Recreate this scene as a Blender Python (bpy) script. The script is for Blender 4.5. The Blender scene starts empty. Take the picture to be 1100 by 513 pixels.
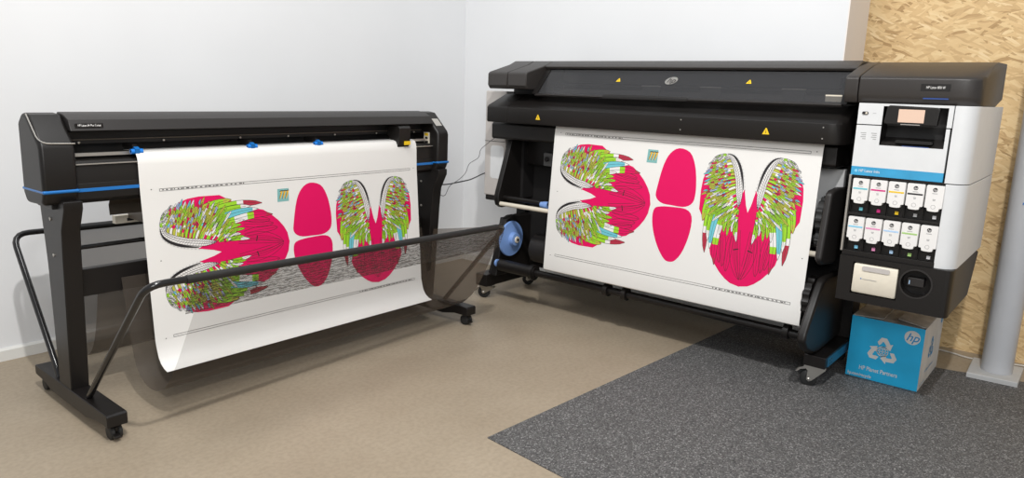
import bpy, math, random
from mathutils import Vector, Matrix
C = bpy.context.scene.collection
S = bpy.context.scene
PI = math.pi
random.seed(7)

# ------------------------------------------------------------ materials
def mat(name, col, rough=0.5, metal=0.0, spec=0.5, noise=0.0, nscale=40.0, bump=0.0, coat=0.0, emis=None):
    m = bpy.data.materials.new(name); m.use_nodes = True
    nt = m.node_tree; b = nt.nodes['Principled BSDF']
    b.inputs['Base Color'].default_value = (*col, 1)
    b.inputs['Roughness'].default_value = rough
    b.inputs['Metallic'].default_value = metal
    b.inputs['Specular IOR Level'].default_value = spec
    b.inputs['Coat Weight'].default_value = coat
    if emis:
        b.inputs['Emission Color'].default_value = (*emis[0], 1); b.inputs['Emission Strength'].default_value = emis[1]
    if noise or bump:
        tc = nt.nodes.new('ShaderNodeTexCoord'); n = nt.nodes.new('ShaderNodeTexNoise')
        n.inputs['Scale'].default_value = nscale; n.inputs['Detail'].default_value = 5
        nt.links.new(tc.outputs['Object'], n.inputs['Vector'])
        if noise:
            r = nt.nodes.new('ShaderNodeValToRGB')
            r.color_ramp.elements[0].position = .3; r.color_ramp.elements[1].position = .7
            r.color_ramp.elements[0].color = (*[c*(1-noise) for c in col], 1)
            r.color_ramp.elements[1].color = (*[min(1, c*(1+noise)) for c in col], 1)
            nt.links.new(n.outputs['Fac'], r.inputs['Fac']); nt.links.new(r.outputs['Color'], b.inputs['Base Color'])
        if bump:
            bp = nt.nodes.new('ShaderNodeBump'); bp.inputs['Strength'].default_value = bump; bp.inputs['Distance'].default_value = .002
            nt.links.new(n.outputs['Fac'], bp.inputs['Height']); nt.links.new(bp.outputs['Normal'], b.inputs['Normal'])
    return m

M = {}
M['black'] = mat('black_plastic', (.0085, .007, .0063), .42, spec=.4, noise=.12, nscale=300, bump=.12)
M['black2'] = mat('charcoal_plastic', (.022, .0195, .0185), .45, spec=.4, noise=.1, nscale=300, bump=.12)
M['hood'] = mat('textured_charcoal', (.026, .022, .020), .42, spec=.6, noise=.15, nscale=400, bump=.2)
M['deep'] = mat('dark_interior', (.008, .007, .007), .6)
M['bmetal'] = mat('black_powder_coated_steel', (.0075, .006, .0055), .4, spec=.4, noise=.1, nscale=200, bump=.1)
M['gloss'] = mat('glossy_black_tube', (.012, .011, .011), .18)
M['rubber'] = mat('black_rubber', (.012, .012, .012), .6)
M['steel'] = mat('zinc_steel', (.62, .60, .56), .3, 1.0)
M['silver'] = mat('silver_trim', (.55, .52, .48), .35, .8)
M['white'] = mat('white_plastic', (.66, .665, .67), .4, noise=.02, nscale=20)
M['warmwhite'] = mat('warm_white_panel', (.50, .465, .44), .5, noise=.02, nscale=20)
M['cream'] = mat('cream_plastic', (.70, .64, .53), .45, noise=.03, nscale=30)
M['blue'] = mat('blue_accent', (.012, .15, .46), .35)
M['mid_grey'] = mat('grey_steel_latch', (.10, .10, .10), .4)
M['navy'] = mat('dim_blue_light_bar', (.03, .07, .25), .3)
M['bright_blue'] = mat('blue_wheel', (.012, .19, .65), .35)
M['lilac'] = mat('pale_blue_plastic', (.20, .34, .68), .4)
M['cyan_stripe'] = mat('cyan_stripe', (.04, .31, .55), .4, noise=.12, nscale=12)
M['blue_plate'] = mat('blue_side_plate', (.015, .10, .19), .4)
M['yellow'] = mat('yellow_label', (.80, .52, .01), .5)
M['paper'] = mat('white_vinyl', (.74, .725, .70), .55, noise=.01, nscale=5)
M['ink_black'] = mat('printed_black', (.012, .010, .012), .6)
M['pink'] = mat('printed_pink', (.68, .0, .10), .6, spec=.3)
M['red'] = mat('printed_red', (.42, .02, .05), .55)
M['lime'] = mat('printed_lime', (.30, .60, .02), .55)
M['olive'] = mat('printed_olive', (.46, .46, .05), .55)
M['cyan'] = mat('printed_cyan', (.14, .50, .58), .55)
M['pwhite'] = mat('printed_white', (.76, .74, .72), .55)
M['grey_ink'] = mat('printed_grey', (.35, .35, .35), .55)
M['lav'] = mat('printed_lavender', (.35, .40, .62), .55)
M['teal'] = mat('printed_teal', (.19, .42, .41), .55)
M['gold'] = mat('printed_gold', (.75, .42, .02), .55)
M['screen'] = mat('lit_touch_screen', (.5, .36, .28), .3, emis=((.70, .48, .36), .35))
M['box_blue'] = mat('printed_box_blue', (.012, .42, .74), .55, noise=.07, nscale=9)
M['box_white'] = mat('white_cardboard', (.68, .66, .63), .7, noise=.08, nscale=12)
M['box_brown'] = mat('worn_cardboard', (.46, .42, .38), .8, noise=.25, nscale=18)
M['box_ink'] = mat('box_blue_print', (.02, .26, .55), .6)
M['brown'] = mat('brown_film', (.075, .060, .045), .4)
M['post'] = mat('grey_painted_post', (.55, .56, .585), .35, noise=.02, nscale=8)
M['plate'] = mat('grey_base_plate', (.46, .46, .455), .55, noise=.05, nscale=15)
M['magenta'] = mat('magenta_label', (.60, .02, .20), .5)
M['lmagenta'] = mat('light_magenta_label', (.70, .25, .45), .5)
M['lcyan'] = mat('light_cyan_label', (.22, .55, .75), .5)
M['lblue'] = mat('pale_blue_label', (.40, .58, .80), .5)
M['lgreen'] = mat('green_label', (.35, .55, .18), .5)
M['lgrey'] = mat('grey_label', (.6, .6, .62), .5)
M['cable_b'] = mat('black_cable', (.01, .01, .01), .5)
M['cable_g'] = mat('grey_cable', (.10, .10, .10), .5)
M['cable_w'] = mat('white_cable', (.55, .52, .47), .5)

def glass_mat():
    m = bpy.data.materials.new('smoked_window'); m.use_nodes = True; nt = m.node_tree; nt.nodes.clear()
    o = nt.nodes.new('ShaderNodeOutputMaterial'); mx = nt.nodes.new('ShaderNodeMixShader')
    t = nt.nodes.new('ShaderNodeBsdfTransparent'); t.inputs[0].default_value = (.62, .62, .62, 1)
    g = nt.nodes.new('ShaderNodeBsdfPrincipled'); g.inputs['Base Color'].default_value = (.10, .10, .105, 1); g.inputs['Roughness'].default_value = .12
    mx.inputs[0].default_value = .38
    nt.links.new(t.outputs[0], mx.inputs[1]); nt.links.new(g.outputs[0], mx.inputs[2]); nt.links.new(mx.outputs[0], o.inputs[0])
    return m
M['glass'] = glass_mat()

def net_mat(name, fac, col, wave=False):
    m = bpy.data.materials.new(name); m.use_nodes = True; nt = m.node_tree; nt.nodes.clear()
    o = nt.nodes.new('ShaderNodeOutputMaterial'); mx = nt.nodes.new('ShaderNodeMixShader')
    t = nt.nodes.new('ShaderNodeBsdfTransparent')
    g = nt.nodes.new('ShaderNodeBsdfPrincipled'); g.inputs['Base Color'].default_value = (*col, 1); g.inputs['Roughness'].default_value = .6
    mx.inputs[0].default_value = fac
    if wave:
        tc = nt.nodes.new('ShaderNodeTexCoord'); mp = nt.nodes.new('ShaderNodeMapping'); w = nt.nodes.new('ShaderNodeTexWave')
        mp.inputs['Scale'].default_value = (.35, 1, 1)
        w.wave_type = 'BANDS'; w.bands_direction = 'Z'; w.inputs['Scale'].default_value = 30; w.inputs['Distortion'].default_value = 9
        w.inputs['Detail'].default_value = 3; w.inputs['Detail Scale'].default_value = 2.5
        r = nt.nodes.new('ShaderNodeMapRange'); r.inputs[3].default_value = fac-.22; r.inputs[4].default_value = fac+.22
        nt.links.new(tc.outputs['Object'], mp.inputs[0]); nt.links.new(mp.outputs[0], w.inputs[0])
        nt.links.new(w.outputs['Fac'], r.inputs[0]); nt.links.new(r.outputs[0], mx.inputs[0])
    nt.links.new(t.outputs[0], mx.inputs[1]); nt.links.new(g.outputs[0], mx.inputs[2]); nt.links.new(mx.outputs[0], o.inputs[0])
    return m
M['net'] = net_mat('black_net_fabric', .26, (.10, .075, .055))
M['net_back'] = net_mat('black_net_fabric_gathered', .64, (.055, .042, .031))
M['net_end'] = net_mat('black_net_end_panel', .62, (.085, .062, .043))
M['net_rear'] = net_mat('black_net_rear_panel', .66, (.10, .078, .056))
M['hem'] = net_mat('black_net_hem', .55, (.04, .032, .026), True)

def N(nt, t, **kw):
    n = nt.nodes.new(t)
    for k, v in kw.items(): n.inputs[k].default_value = v
    return n

def wall_mat(name, col):
    return mat(name, col, .75, noise=.012, nscale=3, spec=.2)

def floor_mat():
    m = bpy.data.materials.new('beige_screed'); m.use_nodes = True; nt = m.node_tree; b = nt.nodes['Principled BSDF']; L = nt.links
    tc = nt.nodes.new('ShaderNodeTexCoord')
    n1 = N(nt, 'ShaderNodeTexNoise', Scale=2.2, Detail=8, Roughness=.6); n2 = N(nt, 'ShaderNodeTexNoise', Scale=60, Detail=6)
    L.new(tc.outputs['Object'], n1.inputs[0]); L.new(tc.outputs['Object'], n2.inputs[0])
    r = nt.nodes.new('ShaderNodeValToRGB'); r.color_ramp.elements[0].position = .3; r.color_ramp.elements[1].position = .75
    r.color_ramp.elements[0].color = (.310, .250, .180, 1); r.color_ramp.elements[1].color = (.375, .310, .230, 1)
    L.new(n1.outputs['Fac'], r.inputs[0])
    mx = nt.nodes.new('ShaderNodeMix'); mx.data_type = 'RGBA'; mx.blend_type = 'MULTIPLY'; mx.inputs[0].default_value = .5
    r2 = nt.nodes.new('ShaderNodeValToRGB'); r2.color_ramp.elements[0].position = .35; r2.color_ramp.elements[0].color = (.75, .75, .75, 1); r2.color_ramp.elements[1].position = .6
    L.new(n2.outputs['Fac'], r2.inputs[0]); L.new(r.outputs[0], mx.inputs[6]); L.new(r2.outputs[0], mx.inputs[7])
    L.new(mx.outputs[2], b.inputs['Base Color'])
    b.inputs['Roughness'].default_value = .48; b.inputs['Specular IOR Level'].default_value = .35
    return m

def carpet_mat():
    m = bpy.data.materials.new('speckled_grey_vinyl'); m.use_nodes = True; nt = m.node_tree; b = nt.nodes['Principled BSDF']; L = nt.links
    tc = nt.nodes.new('ShaderNodeTexCoord')
    v = N(nt, 'ShaderNodeTexVoronoi', Scale=230); n = N(nt, 'ShaderNodeTexNoise', Scale=150, Detail=4, Roughness=.8)
    L.new(tc.outputs['Object'], v.inputs[0]); L.new(tc.outputs['Object'], n.inputs[0])
    sep = nt.nodes.new('ShaderNodeSeparateColor'); L.new(v.outputs['Color'], sep.inputs[0])
    add = nt.nodes.new('ShaderNodeMath'); add.operation = 'MULTIPLY_ADD'; add.inputs[1].default_value = .62
    L.new(sep.outputs[0], add.inputs[0])
    ml = nt.nodes.new('ShaderNodeMath'); ml.operation = 'MULTIPLY'; ml.inputs[1].default_value = .38
    L.new(n.outputs['Fac'], ml.inputs[0]); L.new(ml.outputs[0], add.inputs[2])
    r = nt.nodes.new('ShaderNodeValToRGB'); e = r.color_ramp.elements
    e[0].position = .12; e[0].color = (.028, .027, .027, 1); e[1].position = .86; e[1].color = (.32, .315, .31, 1)
    k = e.new(.4); k.color = (.078, .076, .076, 1); k = e.new(.7); k.color = (.125, .122, .12, 1)
    L.new(add.outputs[0], r.inputs[0]); L.new(r.outputs[0], b.inputs['Base Color'])
    b.inputs['Roughness'].default_value = .7; b.inputs['Specular IOR Level'].default_value = .3
    bp = nt.nodes.new('ShaderNodeBump'); bp.inputs['Strength'].default_value = .3; bp.inputs['Distance'].default_value = .003
    L.new(n.outputs['Fac'], bp.inputs['Height']); L.new(bp.outputs[0], b.inputs['Normal'])
    return m

def osb_mat():
    m = bpy.data.materials.new('oriented_strand_board'); m.use_nodes = True; nt = m.node_tree; b = nt.nodes['Principled BSDF']; L = nt.links
    tc = nt.nodes.new('ShaderNodeTexCoord')
    warp = N(nt, 'ShaderNodeTexNoise', Scale=6, Detail=2); L.new(tc.outputs['Object'], warp.inputs[0])
    wm = nt.nodes.new('ShaderNodeVectorMath'); wm.operation = 'MULTIPLY_ADD'; wm.inputs[1].default_value = (.05, .05, .05)
    L.new(warp.outputs['Color'], wm.inputs[0]); L.new(tc.outputs['Object'], wm.inputs[2])
    def flakes(rot, sc, seed):
        mp = nt.nodes.new('ShaderNodeMapping'); mp.vector_type = 'TEXTURE'
        mp.inputs['Rotation'].default_value = (rot, 0, 0); mp.inputs['Location'].default_value = (seed, seed*.7, seed*.3); mp.inputs['Scale'].default_value = (1, 5.0, .8)
        L.new(wm.outputs[0], mp.inputs[0])
        v = N(nt, 'ShaderNodeTexVoronoi', Scale=sc); L.new(mp.outputs[0], v.inputs[0])
        s = nt.nodes.new('ShaderNodeSeparateColor'); L.new(v.outputs['Color'], s.inputs[0])
        g = N(nt, 'ShaderNodeTexNoise', Scale=sc*3, Detail=3); mp2 = nt.nodes.new('ShaderNodeMapping'); mp2.inputs['Scale'].default_value = (1, .25, 3)
        L.new(mp.outputs[0], mp2.inputs[0]); L.new(mp2.outputs[0], g.inputs[0])
        return s, v, g
    fl = [flakes(.15, 44, 0), flakes(.85, 38, 3.1), flakes(-.7, 42, 7.7), flakes(-.25, 64, 11.), flakes(.4, 80, 5.)]
    def ramp(src):
        r = nt.nodes.new('ShaderNodeValToRGB'); e = r.color_ramp.elements
        e[0].position = 0; e[0].color = (.24, .14, .07, 1); e[1].position = 1; e[1].color = (.80, .62, .38, 1)
        for p, c in ((.06, (.40, .25, .11)), (.2, (.56, .38, .19)), (.5, (.67, .47, .24)), (.85, (.74, .55, .30))):
            k = e.new(p); k.color = (*c, 1)
        L.new(src, r.inputs[0]); return r
    cur = None
    for i, (s, v, g) in enumerate(fl):
        a = nt.nodes.new('ShaderNodeMath'); a.operation = 'MULTIPLY_ADD'; a.inputs[1].default_value = .35; L.new(g.outputs['Fac'], a.inputs[0])
        b2 = nt.nodes.new('ShaderNodeMath'); b2.operation = 'MULTIPLY_ADD'; b2.inputs[1].default_value = .85; b2.inputs[2].default_value = -.10; L.new(s.outputs[0], b2.inputs[0]); L.new(b2.outputs[0], a.inputs[2])
        r = ramp(a.outputs[0])
        if cur is None: cur = r.outputs[0]
        else:
            gt = nt.nodes.new('ShaderNodeMath'); gt.operation = 'GREATER_THAN'; gt.inputs[1].default_value = .62; L.new(s.outputs[1], gt.inputs[0])
            mx = nt.nodes.new('ShaderNodeMix'); mx.data_type = 'RGBA'; L.new(gt.outputs[0], mx.inputs[0]); L.new(cur, mx.inputs[6]); L.new(r.outputs[0], mx.inputs[7]); cur = mx.outputs[2]
    L.new(cur, b.inputs['Base Color']); b.inputs['Roughness'].default_value = .6; b.inputs['Specular IOR Level'].default_value = .3
    return m
M['wall'] = wall_mat('white_wall_paint', (.73, .735, .745))
M['wall_end'] = wall_mat('beige_wall_end', (.78, .73, .69))
M['skirt'] = wall_mat('white_skirting', (.70, .69, .66))
M['floor'] = floor_mat(); M['carpet'] = carpet_mat(); M['osb'] = osb_mat()

# ------------------------------------------------------------ mesh helpers
def root_loc(o):
    while o.parent: o = o.parent
    return Vector(o.location)

class MB:
    def __init__(s): s.v = []; s.f = []; s.m = []; s.mats = []
    def mi(s, m):
        if m not in s.mats: s.mats.append(m)
        return s.mats.index(m)
    def add(s, vs, fs, m):
        k = len(s.v); s.v += [tuple(v) for v in vs]; i = s.mi(m)
        for f in fs: s.f.append([k+j for j in f]); s.m.append(i)
        return s
    def box(s, x0, x1, y0, y1, z0, z1, m):
        vs = [(x, y, z) for x in (x0, x1) for y in (y0, y1) for z in (z0, z1)]
        return s.add(vs, [(0, 1, 3, 2), (4, 6, 7, 5), (0, 4, 5, 1), (2, 3, 7, 6), (0, 2, 6, 4), (1, 5, 7, 3)], m)
    def prism(s, pts, ax, a0, a1, m):
        # pts are 2D in the two other axes (in axis order)
        def P(p, a):
            q = list(p); q.insert(ax, a); return q
        n = len(pts)
        vs = [P(p, a0) for p in pts]+[P(p, a1) for p in pts]
        fs = [list(range(n))[::-1], list(range(n, 2*n))]+[(i, (i+1) % n, n+(i+1) % n, n+i) for i in range(n)]
        return s.add(vs, fs, m)
    def strip(s, prof, ax, a0, a1, m, th=0.0008, n=1):
        # thin sheet whose section is the open polyline prof, thickness th
        pts = [Vector(p) for p in prof]; off = []
        for i, p in enumerate(pts):
            d = (pts[min(i+1, len(pts)-1)]-pts[max(i-1, 0)]).normalized(); off.append(p+Vector((d.y, -d.x))*th)
        return s.prism([tuple(p) for p in pts]+[tuple(p) for p in off[::-1]], ax, a0, a1, m)
    def ring(s, c, u, v, r, n):
        return [c+(u*math.cos(2*PI*k/n)+v*math.sin(2*PI*k/n))*r for k in range(n)]
    def tube(s, path, r, m, n=12):
        path = [Vector(p) for p in path]; rs = r if isinstance(r, (list, tuple)) else [r]*len(path)
        vs = []; prev = None
        for i, p in enumerate(path):
            d = (path[min(i+1, len(path)-1)]-path[max(i-1, 0)]).normalized()
            if prev is None:
                u = d.orthogonal().normalized()
            else:
                u = (prev-d*prev.dot(d)).normalized()
            prev = u; w = d.cross(u)
            vs += s.ring(p, u, w, rs[i], n)
        fs = [tuple(range(n))[::-1], tuple(range((len(path)-1)*n, len(path)*n))]
        for i in range(len(path)-1):
            for k in range(n): fs.append((i*n+k, i*n+(k+1) % n, (i+1)*n+(k+1) % n, (i+1)*n+k))
        return s.add(vs, fs, m)
    def lathe(s, c, ax, prof, m, n=32, caps=True):
        # prof: list of (offset along axis, radius)
        c = Vector(c); A = [Vector((1, 0, 0)), Vector((0, 1, 0)), Vector((0, 0, 1))]
        d = A[ax]; u = A[(ax+1) % 3]; w = A[(ax+2) % 3]; vs = []
        for o, r in prof: vs += s.ring(c+d*o, u, w, max(r, 1e-5), n)
        fs = [tuple(range(n))[::-1], tuple(range((len(prof)-1)*n, len(prof)*n))] if caps else []
        for i in range(len(prof)-1):
            for k in range(n): fs.append((i*n+k, i*n+(k+1) % n, (i+1)*n+(k+1) % n, (i+1)*n+k))
        return s.add(vs, fs, m)
    def text(s, txt, o, right, up, size, m, th=.0006, shear=0, align='CENTER', width=None, bold=0):
        cu = bpy.data.curves.new('t', 'FONT'); cu.body = txt; cu.size = 1; cu.shear = shear; cu.align_x = align; cu.align_y = 'CENTER'; cu.offset = bold
        cu.resolution_u = 3
        ob = bpy.data.objects.new('t', cu); C.objects.link(ob)
        me = bpy.data.meshes.new_from_object(ob.evaluated_get(bpy.context.evaluated_depsgraph_get()))
        right = Vector(right); up = Vector(up); nrm = right.cross(up); o = Vector(o)
        xs = [v.co.x for v in me.vertices] or [0]
        sx = size if width is None else width/max(1e-4, max(xs)-min(xs))
        vs = [o+right*v.co.x*sx+up*v.co.y*size+nrm*th for v in me.vertices]
        s.add(vs, [tuple(p.vertices) for p in me.polygons], m)
        bpy.data.objects.remove(ob); bpy.data.curves.remove(cu); bpy.data.meshes.remove(me)
        return s
    def build(s, name, parent=None, bevel=0, seg=2, smooth=True):
        off = root_loc(parent) if parent else Vector((0, 0, 0))
        me = bpy.data.meshes.new(name)
        me.from_pydata([tuple(Vector(v)-off) for v in s.v], [], s.f)
        for m in s.mats: me.materials.append(m)
        me.polygons.foreach_set('material_index', s.m)
        if smooth:
            me.shade_smooth(); me.set_sharp_from_angle(angle=math.radians(35))
        me.update()
        o = bpy.data.objects.new(name, me); C.objects.link(o); o.parent = parent
        if bevel:
            b = o.modifiers.new('bevel', 'BEVEL'); b.width = bevel; b.segments = seg; b.limit_method = 'ANGLE'; b.angle_limit = math.radians(40); b.harden_normals = True
        return o

def fix_normals(o):
    import bmesh
    bm = bmesh.new(); bm.from_mesh(o.data); bmesh.ops.recalc_face_normals(bm, faces=bm.faces); bm.to_mesh(o.data); bm.free(); return o

def tag(o, label, cat, group=None):
    o['label'] = label; o['category'] = cat
    if group: o['group'] = group
    return o
def thing(name, loc, label, cat, group=None):
    o = bpy.data.objects.new(name, None); C.objects.link(o); o.location = loc; o.empty_display_size = .1
    return tag(o, label, cat, group)
def struct(name, mb, **kw):
    o = mb.build(name, **kw); o['kind'] = 'structure'; return o
def B(m, *a): return MB().box(*a, M[m])
def rnd(path, k=.35, n=5):
    # round the corners of a polyline
    P = [Vector(p) for p in path]; out = [P[0]]
    for i in range(1, len(P)-1):
        a = P[i]+(P[i-1]-P[i]).normalized()*min(k, (P[i-1]-P[i]).length*.49)
        b = P[i]+(P[i+1]-P[i]).normalized()*min(k, (P[i+1]-P[i]).length*.49)
        for j in range(n+1):
            t = j/n; out.append(a*(1-t)**2+P[i]*2*t*(1-t)+b*t*t)
    return out+[P[-1]]
def circ(cy, cz, r, n=24, a0=0, a1=2*PI): return [(cy+r*math.cos(a0+(a1-a0)*k/n), cz+r*math.sin(a0+(a1-a0)*k/n)) for k in range(n)]
def rrect(a0, a1, b0, b1, r, n=4):
    out = []
    for cx, cy, s in ((a1-r, b1-r, 0), (a0+r, b1-r, 1), (a0+r, b0+r, 2), (a1-r, b0+r, 3)):
        for k in range(n+1):
            t = (s+k/n)*PI/2; out.append((cx+r*math.cos(t), cy+r*math.sin(t)))
    return out

# ------------------------------------------------------------ setting
struct('floor', B('floor', -2.5, 6, -3, 4.4, -.1, 0), smooth=False)
struct('wall_left', B('wall', -2.5, 4.145, 3.59, 3.75, 0, 3.2), smooth=False)
struct('wall_back', B('wall', 3.766, 4.093, 1.089, 3.59, 0, 3.2), smooth=False)
e = B('wall_end', 3.766, 4.093, 1.083, 1.089, 0, 3.2); struct('trim_1', e, smooth=False)
struct('wall_right', B('osb', 4.145, 4.3, -3, 3.59, 0, 3.2), smooth=False)
bb = MB(); bb.prism([(3.59, 0), (3.575, 0), (3.575, .046), (3.584, .055), (3.59, .055)], 0, -2.5, 3.751, M['skirt']); struct('baseboard_left', bb)
bb = MB(); bb.prism([(3.766, 0), (3.751, 0), (3.751, .046), (3.76, .055), (3.766, .055)], 1, 1.089, 3.59, M['skirt']); struct('baseboard_back', bb)

# carpet mat
cm = MB(); cm.prism([(1.80, 1.575), (3.70, 1.46), (3.772, .483), (3.855, .16), (4.0, -.5), (4.1, -1.2), (1.5, -1.2), (1.64, 0), (1.765, 1.216)], 2, 0.0, .004, M['carpet'])
tag(cm.build('floor_mat'), 'speckled dark grey vinyl floor mat laid over the beige floor under the printer', 'mat')

# ------------------------------------------------------------ printed artwork
def polyline_strip(pts, w):
    P = [Vector(p) for p in pts]; n = len(P); L = []; R = []
    for i, p in enumerate(P):
        d = (P[min(i+1, n-1)]-P[max(i-1, 0)]).normalized(); q = Vector((-d.y, d.x))*(w[i] if isinstance(w, list) else w)*.5
        L.append(p+q); R.append(p-q)
    return L+R[::-1]
class Art:
    def __init__(s, mb, fn): s.mb = mb; s.fn = fn; s.k = 0
    def poly(s, pts, m, tr=lambda p: p):
        s.k += 1; off = .0004+s.k*.0000012
        vs = [s.fn(*tr(p), off) for p in pts]
        s.mb.add(vs, [tuple(range(len(vs)))], M[m])
    def quadstrip(s, Lp, Rp, m, tr):
        s.k += 1; off = .0004+s.k*.0000012; n = len(Lp)
        vs = [s.fn(*tr(p), off) for p in Lp]+[s.fn(*tr(p), off) for p in Rp]
        s.mb.add(vs, [(i, i+1, n+i+1, n+i) for i in range(n-1)], M[m])
    def line(s, pts, w, m, tr=lambda p: p):
        q = polyline_strip(pts, w); n = len(q)//2
        s.quadstrip(q[:n], q[n:][::-1], m, tr)
    def feather(s, r, t, W, bend, segs, tr, outline=.0017, fill=True, spine=True):
        r = Vector(r); t = Vector(t); d = t-r; nrm = Vector((-d.y, d.x)).normalized(); c = (r+t)/2+nrm*bend
        N_ = 10; sp = []; nn = []
        for i in range(N_+1):
            u = i/N_; sp.append(r*(1-u)**2+c*2*u*(1-u)+t*u*u)
            dd = (r*-2*(1-u)+c*(2-4*u)+t*2*u).normalized(); nn.append(Vector((-dd.y, dd.x)))
        wf = lambda u: W*.5*(max(0, math.sin(PI*min(1, .12+.88*u)))**.55)
        Lp = [sp[i]+nn[i]*(wf(i/N_)+outline) for i in range(N_+1)]; Rp = [sp[i]-nn[i]*(wf(i/N_)+outline) for i in range(N_+1)]
        if fill:
            s.quadstrip(Lp, Rp, 'ink_black', tr)
            k = len(segs)
            for j, m in enumerate(segs):
                i0 = round(j*N_/k); i1 = round((j+1)*N_/k)
                s.quadstrip([sp[i]+nn[i]*wf(i/N_) for i in range(i0, i1+1)], [sp[i]-nn[i]*wf(i/N_) for i in range(i0, i1+1)], m, tr)
            if spine: s.line([tuple(sp[i]) for i in range(1, N_)], .0013, 'ink_black', tr)
        else:
            s.line([tuple(p) for p in Lp], .0017, 'ink_black', tr); s.line([tuple(p) for p in Rp], .0017, 'ink_black', tr)
            s.line([tuple(p) for p in sp], .0013, 'ink_black', tr)

def bez(P, u):
    # Catmull-Rom through points
    n = len(P)-1; x = u*n; i = min(int(x), n-1); f = x-i
    p0 = Vector(P[max(i-1, 0)]); p1 = Vector(P[i]); p2 = Vector(P[i+1]); p3 = Vector(P[min(i+2, n)])
    return .5*((2*p1)+(p2-p0)*f+(2*p0-5*p1+4*p2-p3)*f*f+(3*p1-p0-3*p2+p3)*f**3)
BODY = [(-.004, .314), (-.004, .30), (.012, .255), (.026, .188), (.033, .205), (.05, .20), (.08, .12), (.14, .09), (.213, .12), (.226, .16), (.231, .21), (.229, .30), (.20, .352), (.168, .37), (.160, .46), (.150, .50), (.127, .537), (.098, .572), (.068, .598), (.04, .614), (.0, .622), (-.004, .622)]
def wing(A, tr):
    rs = random.Random(11)
    A_ = lambda p: tr(p)
    A.poly(BODY, 'pink', A_)
    # outline feathers on the pink tail
    for r, t, w, b in (((.03, .37), (.001, .592), .020, -.012), ((.045, .40), (.004, .590), .03, -.030), ((.06, .40), (.068, .565), .026, -.006), ((.10, .40), (.088, .545), .024, .004), ((.125, .40), (.105, .53), .022, .006)):
        A.feather(r, t, w, b, [], A_, fill=False)
    A.line([(.021, .455), (.045, .462)], .005, 'ink_black', A_)
    F = lambda r, t, w, b, segs: A.feather(r, t, w, b, segs, A_)
    F((.16, .17), (.206, .352), .030, -.016, ['olive', 'olive', 'lime', 'lime', 'olive'])
    F((.15, .20), (.180, .496), .030, -.034, ['olive', 'lime', 'lime', 'lime', 'pwhite', 'red', 'red'])
    F((.13, .21), (.172, .440), .026, -.026, ['olive', 'lime', 'lime', 'lime', 'pwhite'])
    F((.09, .24), (.127, .545), .030, -.040, ['olive', 'lime', 'lime', 'pwhite', 'lime', 'pink', 'red'])
    F((.11, .22), (.157, .475), .026, -.028, ['lime', 'lime', 'lime', 'cyan', 'cyan', 'cyan', 'pwhite'])
    for r, t, w, sg in (((.10, .26), (.118, .405), .018, 'lime lime pwhite'), ((.085, .27), (.10, .39), .017, 'olive lime lime'), ((.07, .27), (.082, .405), .016, 'olive lime lime'),
                        ((.06, .27), (.062, .385), .016, 'lime lime pwhite'), ((.05, .28), (.036, .425), .017, 'lime lime pwhite'), ((.045, .28), (.05, .40), .014, 'lime lime lime')):
        F(r, t, w, -.006, sg.split())
    root = [(.128, .045), (.102, .062), (.082, .10), (.070, .15), (.058, .20), (.052, .25), (.040, .315)]
    tip = [(.185, .068), (.208, .094), (.219, .14), (.229, .21), (.205, .29), (.150, .345), (.046, .385)]
    pal = ['olive']*7+['lime']*4+['pink']*2+['cyan']+['pwhite']*2+['lav']*2+['red']
    for fr, n, w, st_ in ((1.0, 22, .0125, .30), (.88, 24, .0120, .25), (.76, 25, .0115, .2), (.64, 25, .0110, .15), (.52, 24, .0105, .1), (.40, 22, .0100, .05), (.28, 20, .0095, 0)):
        for i in range(n):
            u = min(.999, (i+rs.random()*.5)/n); r = bez(root, u); t = bez(tip, u); t = r+(t-r)*fr*(1+rs.uniform(-.05, .06))
            r2 = r+(t-r)*st_
            if u < .16: sg = [rs.choice(['grey_ink', 'pwhite', 'lime', 'pwhite']) for _ in range(3)]
            elif fr > .9 and u < .5: sg = [rs.choice(['olive', 'lav']), rs.choice(['olive', 'cyan', 'pink']), rs.choice(['pwhite', 'cyan', 'lav'])]
            elif u > .7: sg = [rs.choice(['lime', 'olive', 'lime', 'pwhite', 'lav', 'pink']), rs.choice(['lime', 'lime', 'pwhite', 'olive'])]
            else:
                c1 = rs.choice(pal); sg = [c1, c1, rs.choice(pal), rs.choice(pal)]
            A.feather(r2, t, w, -.012*(1-u), sg, A_, outline=.0013, spine=fr > .5)
    # white covert band along the leading edge
    o = [(.128, .038), (.098, .046), (.074, .072), (.056, .11), (.045, .15), (.036, .195), (.034, .225), (.040, .262)]
    inn = [(.120, .056), (.106, .064), (.092, .090), (.080, .125), (.070, .16), (.064, .20), (.056, .235), (.045, .272)]
    n = 26; Lp = [bez(o, i/n) for i in range(n+1)]; Rp = [bez(inn, i/n) for i in range(n+1)]
    A.quadstrip(Lp, Rp, 'pwhite', A_)
    for i in range(1, n, 1):
        A.line([tuple(Lp[i]), tuple((Lp[i]+Rp[min(n, i+1)])/2), tuple(Rp[min(n, i+2)])], .0011, 'ink_black', A_)
    for f in (0, .35, .68, 1):
        A.line([tuple(Lp[i]*(1-f)+Rp[i]*f) for i in range(n+1)], .0016, 'ink_black', A_)
    k = 15
    A.line([tuple(bez(o, i/20)-Vector((.006, .0))) for i in range(k)], [.0025+.0075*math.sin(PI*i/(k-1)) for i in range(k)], 'ink_black', A_)
    for i in range(0, 15):
        p = bez(o, i/20)-Vector((.013, .003)); q = bez(o, (i+.45)/20)-Vector((.013, .003)); A.line([tuple(p), tuple(q)], .0012, 'grey_ink', A_)

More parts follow.
